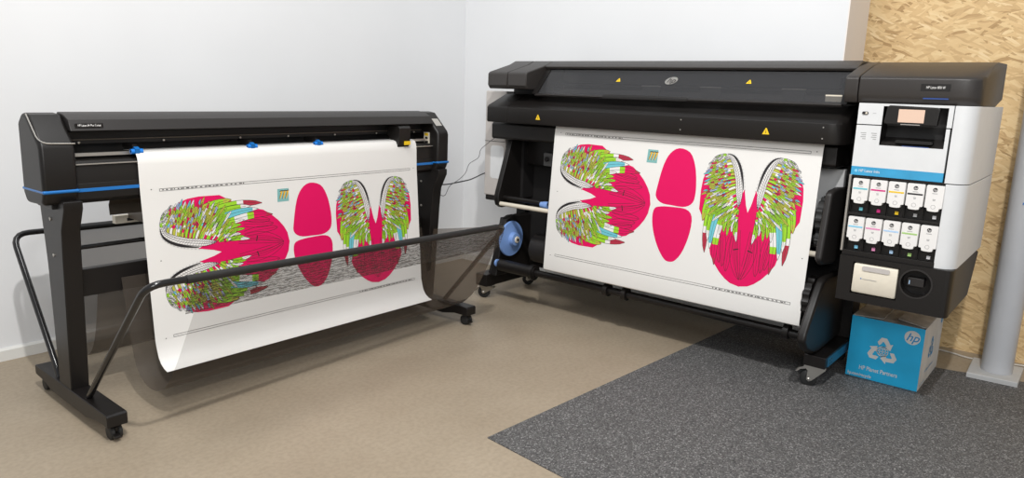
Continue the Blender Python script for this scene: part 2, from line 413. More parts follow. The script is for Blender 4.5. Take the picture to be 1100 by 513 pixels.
def smooth_closed(P, n=40):
    Q = P+P[:1]; m = len(P); out = []
    for j in range(n):
        x = j/n*m; i = int(x); f = x-i
        p0, p1, p2, p3 = [Vector(P[(i+d) % m]) for d in (-1, 0, 1, 2)]
        out.append(tuple(.5*((2*p1)+(p2-p0)*f+(2*p0-5*p1+4*p2-p3)*f*f+(3*p1-p0-3*p2+p3)*f**3)))
    return out
def artwork(mb, fn):
    A = Art(mb, fn)
    for t0, a, b in ((0, 0, 1.256), (.646, 0, 1.256)):
        for dt in (0, .010):
            A.line([(a, t0+dt), (b, t0+dt)], .0017, 'ink_black')
        A.line([(a, t0), (a, t0+.010)], .0017, 'ink_black'); A.line([(b, t0), (b, t0+.010)], .0017, 'ink_black')
        rr = random.Random(3); s0 = .01 if t0 == 0 else .90
        while s0 < (.34 if t0 == 0 else 1.24):
            w = rr.uniform(.004, .014)
            A.line([(s0, t0+.005), (s0+w, t0+.005)], .004, 'ink_black'); s0 += w+rr.uniform(.003, .012)
    for p in ((-.03, .0), (1.28, .0), (-.03, .655), (1.28, .45), (-.02, .31)): A.poly([(p[0]+dx*.002, p[1]+dy*.002) for dx, dy in ((-1, -1), (1, -1), (1, 1), (-1, 1))], 'ink_black')
    A.poly(smooth_closed([(.659, .031), (.716, .047), (.747, .104), (.762, .18), (.764, .244), (.752, .281), (.715, .301), (.655, .301), (.596, .296), (.563, .268), (.566, .217), (.586, .117), (.615, .058)]), 'pink')
    A.poly(smooth_closed([(.595, .313), (.66, .308), (.729, .311), (.760, .345), (.757, .424), (.732, .510), (.700, .558), (.670, .570), (.640, .560), (.601, .509), (.570, .44), (.556, .375), (.562, .328)]), 'pink')
    A.poly([(.496, .048), (.551, .048), (.549, .111), (.493, .111)], 'teal')
    for i in range(3):
        x = .512+i*.015
        A.line([(x+.004, .060), (x, .078), (x-.006, .098)], [.011, .007, .002], 'gold'); A.line([(x-.006, .060), (x+.010, .057)], .004, 'ink_black'); A.line([(x-.001, .068), (x-.010, .099)], .002, 'ink_black')
    k0 = A.k
    for sgn in (1, -1):
        A.k = k0 if sgn == 1 else k0+20
        wing(A, lambda p, g=sgn: (1.0205+g*p[0], p[1]))
        A.k = k0 if sgn == 1 else k0+20
        wing(A, lambda p, g=sgn: (p[1]*.944-.049, .311+g*p[0]*1.14))

# ------------------------------------------------------------ vinyl cutter (left machine)
CU = thing('vinyl_cutter', (1.79, 2.8, 0), 'black vinyl cutter on a wheeled stand with mesh basket by the left wall', 'cutting plotter')
capP = [(2.735, .790), (2.716, .83), (2.714, .982), (2.722, 1.000), (2.815, 1.090), (2.86, 1.097), (2.905, 1.062), (2.915, .82), (2.89, .785)]
def cap(x0, x1, outer):
    m = MB().prism(capP, 0, x0, x1, M['black']); o = fix_normals(m.build('end_cover', CU, bevel=.014, seg=3))
    s = MB().prism([(2.9175, .829), (2.7125, .831), (2.7115, .843), (2.9170, .841)], 0, x0-.0015, x1+.0015, M['blue'])
    fix_normals(s.build('accent_stripe', o, bevel=.01, seg=3))
    return o
capL = cap(.835, .945, -1); capR = cap(2.652, 2.735, 1)
tr = MB(); tr.tube(rnd([(.8385, 2.82, 1.093), (.8385, 2.7195, 1.000), (.945, 2.7175, .997)], .035), .0022, M['silver'], 6); tr.build('silver_trim', capL)
fix_normals(MB().box(.87, .94, 2.76, 2.90, .772, .79, M['black']).build('bracket', capL, bevel=.003))
# touch display on the right slope
d = MB(); dv = Vector((0, .093, .090)).normalized(); nv = Vector((0, -.090, .093)).normalized()
def slope(x, a, h): p = Vector((x, 2.722, 1.000))+dv*a+nv*h; return tuple(p)
d.add([slope(2.672, .035, .0015), slope(2.714, .035, .0015), slope(2.714, .085, .0015), slope(2.672, .085, .0015), slope(2.672, .035, -.004), slope(2.714, .035, -.004), slope(2.714, .085, -.004), slope(2.672, .085, -.004)], [(0, 1, 2, 3), (4, 7, 6, 5), (0, 4, 5, 1), (1, 5, 6, 2), (2, 6, 7, 3), (3, 7, 4, 0)], M['silver'])
d.build('control_display', capR)
# top cover
tc = MB().prism([(2.748, 1.036), (2.752, 1.044), (2.768, 1.074), (2.81, 1.092), (2.86, 1.098), (2.905, 1.06), (2.905, 1.03), (2.86, 1.036)], 0, .9455, 2.6515, M['black2'])
TC = fix_normals(tc.build('top_cover', CU, bevel=.003))
npl = MB(); npl.box(.962, 1.052, 2.7515, 2.756, 1.047, 1.062, M['black']); npl.text('HP Latex 64 Plus Cutter', (1.007, 2.7515, 1.0545), (1, 0, 0), (0, .3, .95), .011, M['pwhite'], width=.075, th=.003)
npl.build('name_plate', TC)
# housing: back, floor, inner guides
h = MB().box(.9455, 2.6515, 2.895, 2.912, .86, 1.04, M['deep']); h.box(.9455, 2.6515, 2.80, 2.895, .86, .935, M['deep']); h.build('rear_housing', CU)
g = MB().box(.9455, 2.6515, 2.845, 2.875, .985, 1.028, M['deep']); g.box(.9455, 2.6515, 2.838, 2.845, .998, 1.002, M['brown'])
for x in (1.0, 1.3, 1.62, 1.85, 2.1, 2.35, 2.6): g.lathe((x, 2.843, .99), 1, [(0, .004), (-.006, .004), (-.007, .001)], M['silver'], 8)
g.build('carriage_guide', CU)
g = MB().box(.9455, 2.6515, 2.79, 2.81, .945, .957, M['silver']); g.build('cutting_strip', CU, bevel=.001)
pl = MB().prism([(2.80, .938), (2.765, .932), (2.758, .922), (2.757, .910), (2.753, .890), (2.753, .856), (2.80, .85)], 0, .9455, 2.6515, M['black']); PLT = fix_normals(pl.build('platen', CU))
g = MB().box(.9455, 2.6515, 2.7495, 2.756, .920, .924, M['silver']); g.build('platen_trim', PLT)
fix_normals(MB().prism([(2.7475, .826), (2.80, .826), (2.80, .838), (2.7475, .838)], 0, .9455, 2.6515, M['blue']).build('accent_stripe', CU, bevel=.001))
fix_normals(MB().prism([(2.7495, .827), (2.7505, .80), (2.765, .785), (2.90, .78), (2.905, .86), (2.752, .856), (2.7495, .84)], 0, .9455, 2.6515, M['black']).build('lower_apron', CU, bevel=.002))
for x in (1.163, 1.627, 1.952, 2.475):
    w = MB(); w.lathe((x-.02, 2.764, .958), 0, [(0, .006), (0, .0095), (.012, .0095), (.012, .006)], M['bright_blue'], 14); w.lathe((x+.010, 2.764, .958), 0, [(0, .006), (0, .0095), (.012, .0095), (.012, .006)], M['bright_blue'], 14)
    w.prism([(2.756, .950), (2.752, .968), (2.768, .975), (2.79, .962)], 0, x-.007, x+.009, M['blue']); w.tube([(x-.02, 2.764, .958), (x+.02, 2.764, .958)], .004, M['blue'], 8)
    w.box(x-.008, x+.008, 2.775, 2.86, .966, .982, M['black']); fix_normals(w.build('pinch_wheel', CU))
cg = MB().prism([(2.745, .925), (2.735, .94), (2.728, 1.018), (2.738, 1.028), (2.81, 1.028), (2.82, .98), (2.80, .962), (2.77, .93)], 0, 2.405, 2.478, M['black']); cg.box(2.42, 2.47, 2.81, 2.85, .98, 1.02, M['black'])
CG = fix_normals(cg.build('blade_carriage', CU, bevel=.003))
MB().box(2.438, 2.476, 2.7285, 2.734, .936, .954, M['yellow']).build('warning_label', CG)
st = MB().box(2.682, 2.722, 2.7118, 2.7135, .928, .985, M['cream']); st = MB()
st.box(2.6475, 2.6515, 2.775, 2.815, .925, .99, M['cream']); st.box(2.6465, 2.6475, 2.782, 2.808, .972, .986, M['yellow']); st.box(2.6465, 2.6475, 2.785, 2.805, .955, .966, M['ink_black']); st.box(2.6465, 2.6475, 2.782, 2.804, .932, .946, M['ink_black']); st.build('warning_sticker', capR)
# legs and feet
for x in (.916, 2.678):
    lg = MB().prism([(2.70, .803), (2.93, .803), (2.91, .62), (2.905, .55), (2.905, .098), (2.795, .098), (2.76, .50), (2.752, .60), (2.74, .70), (2.70, .775)], 0, x-.031, x+.031, M['bmetal'])
    L_ = fix_normals(lg.build('leg', CU, bevel=.004))
    for zz in (.73, .60): MB().lathe((x-.0315, 2.83, zz), 0, [(0, .006), (-.003, .006), (-.004, .002)], M['silver'], 10).build('bolt', L_)
    ft = MB().prism([(2.478, .056), (2.478, .096), (2.485, .101), (3.155, .101), (3.16, .096), (3.16, .062), (3.06, .055), (3.0, .038), (2.66, .038), (2.57, .056)], 0, x-.034, x+.034, M['bmetal'])
    FT = fix_normals(ft.build('foot', CU, bevel=.004))
    for y in (2.515, 3.12):
        c = MB().lathe((x-.02, y, .026), 0, [(0, .012), (0, .022), (.003, .0265), (.013, .0265), (.015, .022), (.015, .012)], M['rubber'], 24)
        c.lathe((x+.005, y, .026), 0, [(0, .012), (0, .022), (.003, .0265), (.013, .0265), (.015, .022), (.015, .012)], M['rubber'], 24)
        c.prism([(y-.02, .030), (y-.022, .045), (y-.008, .058), (y+.02, .058), (y+.026, .04), (y+.02, .026)], 0, x-.005, x+.005, M['black'])
        c.lathe((x, y+.008, .05), 2, [(0, .009), (.012, .009)], M['black'], 12)
        if y < 2.6: c.prism([(y-.02, .012), (y-.045, .018), (y-.043, .024), (y-.02, .026)], 0, x-.016, x+.004, M['black'])
        fix_normals(c.build('caster', FT))
cb = MB().box(.947, 2.647, 2.83, 2.865, .430, .532, M['bmetal']); cb.build('crossbeam', CU, bevel=.003)
cb = MB(); cb.tube([(.947, 2.90, .60), (2.647, 2.90, .60)], .009, M['gloss'], 12); cb.build('support_rod', CU)
cb = MB().strip([(2.875, .80), (2.93, .775), (2.955, .74), (2.95, .70)], 0, 1.125, 2.50, M['brown'], th=.002); fix_normals(cb.build('rear_deflector', CU))
cb = MB().box(1.19, 2.50, 3.07, 3.10, .640, .672, M['cream'])
for k in range(12): cb.box(1.235+k*.10, 1.262+k*.10, 3.068, 3.07, .648, .660, M['ink_black'])
cb.box(1.24, 1.26, 2.94, 3.07, .66, .70, M['brown']); cb.box(2.40, 2.42, 2.94, 3.07, .66, .70, M['brown']); cb.build('rear_roll_rail', CU, bevel=.002)
# basket frames
fb = MB(); fb.tube(rnd([(.905, 2.69, .098), (.905, 2.155, .617), (2.69, 2.27, .563), (2.69, 2.69, .098)], .06), .0115, M['gloss'], 12); FB = fb.build('basket_front_bar', CU)
MB().tube([(1.03, 2.163, .612), (2.62, 2.266, .5645)], .0138, M['rubber'], 12).build('fabric_sleeve', FB)
rb = MB(); rb.tube(rnd([(.905, 2.96, .098), (.905, 3.345, .595), (2.69, 3.345, .575), (2.69, 2.96, .098)], .06), .0115, M['gloss'], 12); RB = rb.build('basket_rear_bar', CU)
MB().tube([(1.02, 3.345, .5935), (2.62, 3.345, .576)], .0145, M['rubber'], 12).build('fabric_sleeve', RB)
def sheet(name, prof, x0, x1, m, par, warp=None):
    nx = 24; prof = [tuple(bez(prof, i/28)) for i in range(29)]; mb = MB(); vs = []
    for i in range(nx+1):
        x = x0+(x1-x0)*i/nx
        for j, (y, z) in enumerate(prof):
            dy, dz = warp(i/nx, j/28) if warp else (0, 0)
            vs.append((x, y+dy, z+dz))
    n = len(prof)
    mb.add(vs, [(i*n+j, i*n+j+1, (i+1)*n+j+1, (i+1)*n+j) for i in range(nx) for j in range(n-1)], m)
    return mb.build(name, par)
wf = lambda u, v: (.095*u*(1-v)**1.5+.004*math.sin(u*23)*math.sin(v*PI), -.045*u*(1-v)**1.5+.004*math.sin(u*17+1)*math.sin(v*PI))
netF = [(2.178, .600), (2.23, .52), (2.31, .40), (2.39, .28), (2.46, .185), (2.50, .145)]
netR = [(2.50, .145), (2.545, .110), (2.61, .088), (2.69, .095), (2.755, .15), (2.79, .28), (2.815, .42), (2.826, .48)]
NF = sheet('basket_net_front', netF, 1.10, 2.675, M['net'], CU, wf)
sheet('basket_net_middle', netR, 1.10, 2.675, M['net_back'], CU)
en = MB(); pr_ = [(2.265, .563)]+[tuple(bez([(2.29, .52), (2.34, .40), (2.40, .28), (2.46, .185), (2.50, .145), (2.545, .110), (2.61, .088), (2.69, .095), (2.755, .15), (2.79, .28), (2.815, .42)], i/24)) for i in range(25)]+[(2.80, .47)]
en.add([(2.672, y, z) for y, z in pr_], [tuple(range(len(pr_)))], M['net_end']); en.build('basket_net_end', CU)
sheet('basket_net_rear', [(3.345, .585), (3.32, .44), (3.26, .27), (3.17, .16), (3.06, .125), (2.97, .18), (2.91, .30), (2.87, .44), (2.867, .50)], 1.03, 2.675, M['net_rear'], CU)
sheet('net_hem', [(2.172, .597), (2.19, .565), (2.22, .52), (2.245, .475)], 1.06, 2.672, M['hem'], NF, lambda u, v: (.095*u*(1-v*.4)**1.5, -.045*u*(1-v*.4)**1.5))

# printed sheet in the cutter
ps = MB(); X0, X1 = 1.157, 2.531
prof = [(2.86, .9585), (2.80, .959), (2.775, .958), (2.757, .952), (2.7475, .935), (2.744, .91), (2.743, .816), (2.7044, .2400), (2.697, .212), (2.687, .182), (2.670, .160), (2.648, .147), (2.622, .141)]
ps.strip(prof, 0, X0, X1, M['paper'], th=-.0008)
fn1 = lambda s, t, o: (1.2275+s, 2.743-.0588*t-o, .816-.875*t)
artwork(ps, fn1)
tag(ps.build('printed_sheet'), 'white vinyl sheet with pink wing print hanging from the black cutter into its mesh basket', 'print', 'printed wing sheets')

# ------------------------------------------------------------ large printer (right machine)
PR = thing('large_format_printer', (3.3, 1.6, 0), 'large black and white roll printer on a wheeled stand in front of the right-hand wall', 'printer')
hoodP = [(3.074, 1.232), (3.070, 1.245), (3.070, 1.306), (3.082, 1.316), (3.25, 1.361), (3.36, 1.379), (3.60, 1.383), (3.612, 1.24), (3.45, 1.212), (3.085, 1.212)]
hoodP2 = [(3.085, 1.225), (3.070, 1.245), (3.070, 1.306), (3.082, 1.316), (3.25, 1.361), (3.30, 1.383), (3.60, 1.383), (3.60, 1.225)]
HL = fix_normals(MB().prism(hoodP2, 1, 2.612, 2.752, M['hood']).build('hood_end', PR, bevel=.006))
fix_normals(MB().prism(hoodP2, 1, 2.477, 2.609, M['hood']).build('hood_end', PR, bevel=.006))
# right hood with rounded outer corner
hr = MB()
ys = [(.815, 0), (.50, 0), (.462, .002), (.435, .010), (.413, .026), (.402, .05)]
n = len(hoodP); vs = []
for y, dx in ys:
    for (x, z) in hoodP:
        k = max(0, 1-(x-3.07)/.25); xx = x+dx*k
        vs.append((xx, y, z))
fs = [tuple(range(n)), tuple(range((len(ys)-1)*n, len(ys)*n))[::-1]]
for i in range(len(ys)-1):
    for k in range(n): fs.append((i*n+k, (i+1)*n+k, (i+1)*n+(k+1) % n, i*n+(k+1) % n))
hr.add(vs, fs, M['hood']); HR = fix_normals(hr.build('ink_hood', PR, bevel=.004))
fix_normals(MB().prism(hoodP, 1, .818, .868, M['hood']).build('hood_end', PR, bevel=.005))
bd = MB(); bd.box(3.0692, 3.0715, .503, .60, 1.262, 1.288, M['black']); bd.text('HP Latex 800 W', (3.0690, .551, 1.275), (0, -1, 0), (0, 0, 1), .013, M['pwhite'], width=.062); bd.build('name_plate', HR)
bd = MB(); bd.box(3.0692, 3.0715, .505, .588, 1.2330, 1.2375, M['navy']); bd.build('status_light', HR)
# centre beam
fix_normals(MB().prism([(3.236, 1.338), (3.228, 1.350), (3.25, 1.362), (3.30, 1.383), (3.60, 1.383), (3.60, 1.338)], 1, .869, 2.476, M['hood']).build('top_beam', PR, bevel=.004))
gz = MB(); a = Vector((3.128, 0, 1.204)); b_ = Vector((3.243, 0, 1.334))
nrm = Vector((-(b_-a).z, 0, (b_-a).x)).normalized()*.003
gz.add([(a.x, .893, a.z), (a.x, 2.44, a.z), (b_.x, 2.44, b_.z), (b_.x, .893, b_.z)], [(0, 1, 2, 3)], M['glass'])
WN = gz.build('window', PR)
fr = MB().prism([(3.118, 1.192), (3.112, 1.200), (3.128, 1.208), (3.136, 1.196)], 1, .885, 2.452, M['black2']); fr.prism([(3.112, 1.2), (3.112, 1.192), (3.119, 1.212), (3.124, 1.212)], 1, 1.56, 2.02, M['black']); fix_normals(fr.build('window_rail', WN, bevel=.001))
up = (b_-a).normalized()
def on_win(y, z): t = (z-a.z)/(b_.z-a.z); p = a.lerp(b_, t); p.y = y; return p
lg = MB(); c0 = on_win(1.690, 1.284); R_ = Vector((0, -1, 0)); nn = R_.cross(up)
lg.add([c0+nn*.003+R_*(.031*math.cos(k*PI/16)+.006*math.sin(k*PI/16))+up*.024*math.sin(k*PI/16) for k in range(32)], [tuple(range(32))], M['silver'])
lg.text('hp', c0, R_, up, .044, M['deep'], th=.0045, shear=.35); lg.build('logo', WN)
def tri(p, R_, up, s, par):
    m = MB(); nn = R_.cross(up); p = Vector(p)
    m.add([p+nn*.0015+R_*x*s+up*y*s for x, y in ((-.55, -.45), (.55, -.45), (.08, .5), (-.08, .5))], [(0, 1, 2, 3)], M['yellow'])
    m.add([p+nn*.0022+R_*x*s+up*y*s for x, y in ((-.05, -.28), (.05, -.28), (.03, .2), (-.03, .2))], [(0, 1, 2, 3)], M['ink_black'])
    m.build('warning_label', par)
tri(on_win(1.983, 1.284), R_, up, .024, WN); tri(on_win(1.308, 1.286), R_, up, .024, WN)
# interior behind the window
it = MB().box(3.36, 3.60, .87, 2.475, .56, 1.338, M['deep']); it.box(3.24, 3.36, .87, 2.475, 1.10, 1.20, M['black2']); it.box(3.27, 3.36, .87, 2.475, 1.20, 1.235, M['hood']); it.build('print_chassis', PR)
it = MB().box(3.30, 3.36, .95, 2.40, 1.27, 1.31, M['black2']); it.tube([(3.26, .90, 1.255), (3.26, 2.42, 1.255)], .008, M['bmetal'], 10); it.build('carriage_rail', PR)
for y in (1.80, 1.49, 1.11):
    p = MB().prism([(y-.052, 1.258), (y-.040, 1.205), (y+.040, 1.205), (y+.052, 1.258)], 0, 3.205, 3.209, M['black2'])
    p.tube([(3.203, y-.052, 1.259), (3.203, y+.052, 1.259)], .0025, M['silver'], 6); fix_normals(p.build('media_guide', PR))
MB().box(3.155, 3.16, .897, .962, 1.212, 1.24, M['cream']).build('inner_label', PR)
for y0, y1 in ((2.441, 2.477), (.868, .892)):
    fix_normals(MB().prism([(3.122, 1.205), (3.248, 1.345), (3.36, 1.345), (3.36, 1.205)], 1, y0, y1, M['black']).build('window_cheek', PR))
# front cover bar
barP = [(3.074, 1.042), (3.070, 1.05), (3.070, 1.125), (3.082, 1.136), (3.225, 1.196), (3.30, 1.20), (3.30, 1.10), (3.12, 1.095), (3.11, 1.042)]
def bar(ys, name):
    m = MB(); n = len(barP); vs = []
    for y, dx in ys:
        for (x, z) in barP: vs.append((x+dx*max(0, 1-(x-3.07)/.2), y, z))
    fs = [tuple(range(n)), tuple(range((len(ys)-1)*n, len(ys)*n))[::-1]]
    for i in range(len(ys)-1):
        for k in range(n): fs.append((i*n+k, (i+1)*n+k, (i+1)*n+(k+1) % n, i*n+(k+1) % n))
    m.add(vs, fs, M['black']); return fix_normals(m.build(name, PR, bevel=.004))
BR = bar([(2.602, 0), (.915, 0), (.885, .006), (.866, .02), (.855, .05), (.852, .09)], 'front_cover')
bar([(2.752, 0), (2.605, 0)], 'front_cover_end')
tri((3.070, 2.388, 1.082), Vector((0, -1, 0)), Vector((0, 0, 1)), .028, BR); tri((3.070, 1.162, 1.081), Vector((0, -1, 0)), Vector((0, 0, 1)), .028, BR)
for (y, z) in ((1.56, 1.11), (1.56, 1.065), (.93, 1.11), (.93, 1.065)): MB().lathe((3.0705, y, z), 0, [(0, .003), (-.0015, .003)], M['silver'], 8).build('screw', BR)
lu = MB().prism([(3.150, .945), (3.14, .955), (3.14, 1.028), (3.15, 1.038), (3.36, 1.038), (3.36, .945)], 1, .885, 2.775, M['black']); fix_normals(lu.build('curing_module', PR, bevel=.005))
# left side panel
sp = MB().box(3.25, 3.62, 2.762, 2.925, .595, 1.212, M['warmwhite']); SP = sp.build('side_panel', PR, bevel=.008, seg=3)
MB().prism(rrect(2.774, 2.876, .70, .895, .02), 0, 3.2485, 3.256, M['white']).build('side_door', SP)
MB().box(3.2488, 3.252, 2.765, 2.922, .918, .921, M['black']).build('seam', SP)
sp = MB().box(3.255, 3.62, 2.765, 2.915, .565, .595, M['black']); sp.build('side_panel_base', PR, bevel=.004)
# back-end chassis between the side panels
ch = MB().box(3.40, 3.60, .82, 2.765, .56, 1.21, M['deep']); ch.box(3.31, 3.60, 2.475, 2.76, 1.0, 1.235, M['deep']); ch.box(3.30, 3.40, 2.66, 2.76, .60, 1.0, M['deep']); ch.box(3.33, 3.40, 1.0, 2.70, .80, .94, M['bmetal']); ch.build('main_body', PR)
ch = MB().box(3.42, 3.47, .90, 2.70, .22, .56, M['deep']); ch.build('rear_panel', PR)
ch = MB().box(3.305, 3.325, 2.46, 2.52, .80, .875, M['mid_grey']); ch.box(3.29, 3.33, 2.40, 2.44, .72, .82, M['mid_grey']); ch.lathe((3.30, 2.49, .84), 0, [(0, .014), (-.01, .014)], M['bmetal'], 16)
ch.prism([(2.36, .66), (2.44, .66), (2.41, .74), (2.38, .78), (2.36, .78)], 0, 3.28, 3.31, M['mid_grey']); fix_normals(ch.build('media_latch', PR, bevel=.003))
MB().box(3.28, 3.32, .885, 1.02, .70, .93, M['white']).build('inner_side_frame', PR, bevel=.004)
# loading table arms, tube and roll
arm = [(3.225, .94), (3.215, .945), (3.105, .63), (3.103, .60), (3.115, .57), (3.14, .555), (3.39, .56), (3.39, .94)]
fix_normals(MB().prism(arm, 1, 2.68, 2.715, M['black']).build('table_arm', PR, bevel=.006))
armR = [(3.085, .845), (3.11, .858), (3.193, .863), (3.36, .85), (3.40, .82), (3.40, .57), (3.215, .530), (3.075, .548), (3.035, .575)]
fix_normals(MB().prism(armR, 1, .868, .898, M['black2']).build('table_arm', PR, bevel=.012, seg=3))
tb = MB().tube([(3.125, .915, .5795), (3.125, 2.68, .5795)], .0125, M['cream'], 16); tb.build('table_tube', PR)
tb = MB().tube([(3.16, .915, .612), (3.16, 2.68, .612)], .014, M['bmetal'], 16); tb.build('diverter_tube', PR)
MB().lathe((3.155, 2.41, .605), 1, [(0, .016), (-.03, .02), (-.05, .02)], M['lilac'], 16).build('tube_clip', PR)
def gear(c, R, w, name, m1='rubber'):
    g = MB(); P = []
    for k in range(56):
        a0 = 2*PI*k/56; r = R if k % 4 < 2 else R*.93; P.append((c[0]+r*math.cos(a0), c[2]+r*math.sin(a0)))
    g.prism(P, 1, c[1]-w/2, c[1]+w/2, M[m1]); g.lathe((c[0], c[1]+w/2, c[2]), 1, [(0, R*.55), (.01, R*.5), (.018, R*.4)], M[m1]); return fix_normals(g.build(name, PR, bevel=.0015))
gear((3.17, .915, .738), .085, .026, 'roll_flange')
tb = MB().lathe((3.20, .962, .75), 1, [(0, .05), (0, .062), (1.2, .062), (1.2, .05)], M['white'], 32); tb.build('media_roll', PR)
gear((3.13, .912, .645), .035, .026, 'table_knob')
# take-up reel
rl = MB().lathe((3.33, .96, .31), 1, [(0, .05), (0, .085), (1.60, .085), (1.60, .05)], M['black2'], 36); rl.build('take_up_roll', PR)
dk = MB().lathe((3.20, 2.66, .368), 1, [(-.045, .02), (-.043, .036), (-.020, .042), (-.014, .060), (-.010, .101), (-.004, .104), (.0, .104), (.0, .03)], M['lilac'], 48)
dk.lathe((3.20, 2.612, .368), 1, [(0, .020), (-.006, .018), (-.006, .010)], M['cream'], 20); dk.lathe((3.20, 2.60, .368), 1, [(0, .008), (.01, .008)], M['bmetal'], 12); fix_normals(dk.build('reel_flange', PR))
gear((3.15, .922, .385), .095, .03, 'reel_flange', 'black')
fix_normals(MB().prism([(3.105, .150), (3.135, .30), (3.16, .42), (3.19, .475), (3.24, .495), (3.42, .49), (3.42, .150)], 1, 2.685, 2.735, M['black']).build('reel_bracket', PR, bevel=.008))
fix_normals(MB().prism([(3.14, .150), (3.20, .32), (3.235, .475), (3.255, .475), (3.235, .32), (3.20, .150)], 1, 2.735, 2.775, M['bmetal']).build('bracket_strut', PR, bevel=.004))
covR = [(3.10, .465), (3.125, .482), (3.175, .487), (3.44, .47), (3.47, .44), (3.47, .16), (3.14, .152), (3.06, .165), (2.975, .205), (2.938, .245), (2.945, .285)]
fix_normals(MB().prism(covR, 1, .865, .903, M['black']).build('reel_motor_cover', PR, bevel=.014, seg=3))
tn = MB().tube([(3.12, .918, .215), (3.12, 2.685, .222)], .019, M['bmetal'], 16)
tn.lathe((3.12, 2.40, .222), 1, [(0, .02), (0, .034), (.27, .034), (.27, .02)], M['black'], 24)
for y in (2.42, 1.93, 1.82, 1.0): tn.lathe((3.12, y, .221), 1, [(-.012, .019), (-.012, .034 if y < 2.3 else .044), (.012, .034 if y < 2.3 else .044), (.012, .019)], M['black'], 24)
tn.build('tension_bar', PR)
MB().lathe((3.10, 2.665, .235), 1, [(0, .022), (.012, .022), (.014, .014)], M['lilac'], 16).build('tension_knob', PR)
# feet and casters
def pcaster(x, y, zt, par, ang=-72):
    c = MB(); c.box(x-.040, x+.036, y-.026, y+.026, zt-.006, zt, M['steel'])
    P = [(x-.044, zt-.005), (x+.048, zt-.005), (x+.046, zt-.016), (x-.004, .032), (x-.016, .026), (x-.026, .034), (x-.024, zt-.026)]
    for v in (-.0215, .0185): c.prism(P, 1, y+v, y+v+.003, M['steel'])
    c.lathe((x-.018, y-.013, .036), 1, [(0, .01), (0, .029), (.004, .036), (.022, .036), (.026, .029), (.026, .01)], M['rubber'], 32)
    c.lathe((x-.016, y-.0245, .036), 1, [(0, .004), (.003, .007), (.046, .007), (.049, .002)], M['steel'], 12)
    c.prism([(x-.035, zt-.012), (x-.060, zt-.020), (x-.074, zt-.040), (x-.066, zt-.040), (x-.054, zt-.028), (x-.03, zt-.022)], 1, y-.009, y+.009, M['steel'])
    a = math.radians(ang); ca, sa = math.cos(a), math.sin(a)
    c.v = [(x+(px-x)*ca-(py-y)*sa, y+(px-x)*sa+(py-y)*ca, pz) for px, py, pz in c.v]
    return fix_normals(c.build('caster', par))
for y0, y1, zb, yc in ((2.742, 2.826, .078, 2.772), (.817, .908, .100, .872)):
    f = MB().box(3.088, 3.60, y0, y1, zb, .150, M['bmetal']); F_ = f.build('foot', PR, bevel=.003)
    pcaster(3.128, yc, zb, F_); pcaster(3.55, yc, zb, F_)
    if y0 < 1:
        q = MB().box(3.12, 3.58, y0-.003, y0, zb+.004, .144, M['blue_plate'])
        for xx in (3.14, 3.165): q.lathe((xx, y0-.003, .132), 1, [(0, .003), (-.001, .003)], M['deep'], 8); q.lathe((xx, y0-.003, .115), 1, [(0, .003), (-.001, .003)], M['deep'], 8)
        q.build('side_plate', F_)
    MB().box(3.44, 3.56, y0+.005, y1-.005, .15, .60, M['bmetal']).build('stand_leg', PR, bevel=.004)
MB().box(3.47, 3.53, .90, 2.745, .15, .21, M['bmetal']).build('stand_crossbar', PR, bevel=.004)

# ink cabinet
wm = M['white']
cab = MB(); q = [(3.060, .4775), (3.060, .455), (3.066, .432), (3.082, .413), (3.11, .402), (3.69, .402), (3.69, .4775)]
cab.prism(q, 2, .931, 1.212, wm); fix_normals(cab.build('cabinet_side', PR, bevel=.002))
ql = [(3.060, .472), (3.060, .455), (3.066, .432), (3.082, .413), (3.11, .402), (3.69, .402), (3.69, .472)]
fix_normals(MB().prism(ql, 2, .612, .928, wm).build('cabinet_side', PR, bevel=.002))
cf = MB().box(3.060, 3.075, .7145, .803, 1.132, 1.212, wm); cf.box(3.060, 3.075, .4805, .4965, 1.132, 1.212, wm); cf.box(3.060, 3.075, .4965, .7145, 1.203, 1.212, wm); UP = cf.build('upper_panel', PR)
cf = MB().box(3.060, 3.075, .7145, .803, .968, 1.128, wm); cf.box(3.060, 3.075, .484, .4965, .968, 1.128, wm); cf.box(3.060, 3.075, .4965, .7145, .968, 1.055, wm); cf.box(3.060, 3.075, .484, .803, .934, .968, M['cyan_stripe']); DR = cf.build('service_door', PR)
rc = MB().box(3.15, 3.69, .473, .803, .62, 1.212, M['deep'])
rc.add([(3.062, .4965, 1.055), (3.062, .7145, 1.055), (3.15, .7145, 1.085), (3.15, .4965, 1.085)], [(0, 1, 2, 3)], M['black2'])
rc.add([(3.062, .4965, 1.055), (3.062, .4965, 1.205), (3.15, .4965, 1.205), (3.15, .4965, 1.055)], [(0, 1, 2, 3)], M['black'])
rc.add([(3.062, .7145, 1.055), (3.062, .7145, 1.205), (3.15, .7145, 1.205), (3.15, .7145, 1.055)], [(0, 1, 2, 3)], M['black']); rc.build('cabinet_core', PR)
tx = MB(); R3 = (0, -1, 0); U3 = (0, 0, 1)
tx.text('HP Latex Inks', (3.060, .737, .952), R3, U3, .016, M['pwhite'], width=.075); tx.lathe((3.0602, .785, .951), 0, [(0, .006), (-.0006, .006)], M['lcyan'], 12); tx.build('stripe_lettering', DR)
lb = MB()
for j, y in enumerate((.775, .737)):
    for k, w in enumerate((.020, .016, .019, .012)): lb.box(3.0594, 3.06, y-.010, y-.010+w, 1.097-k*.0075, 1.100-k*.0075, M['grey_ink'])
lb.build('instruction_text', DR)
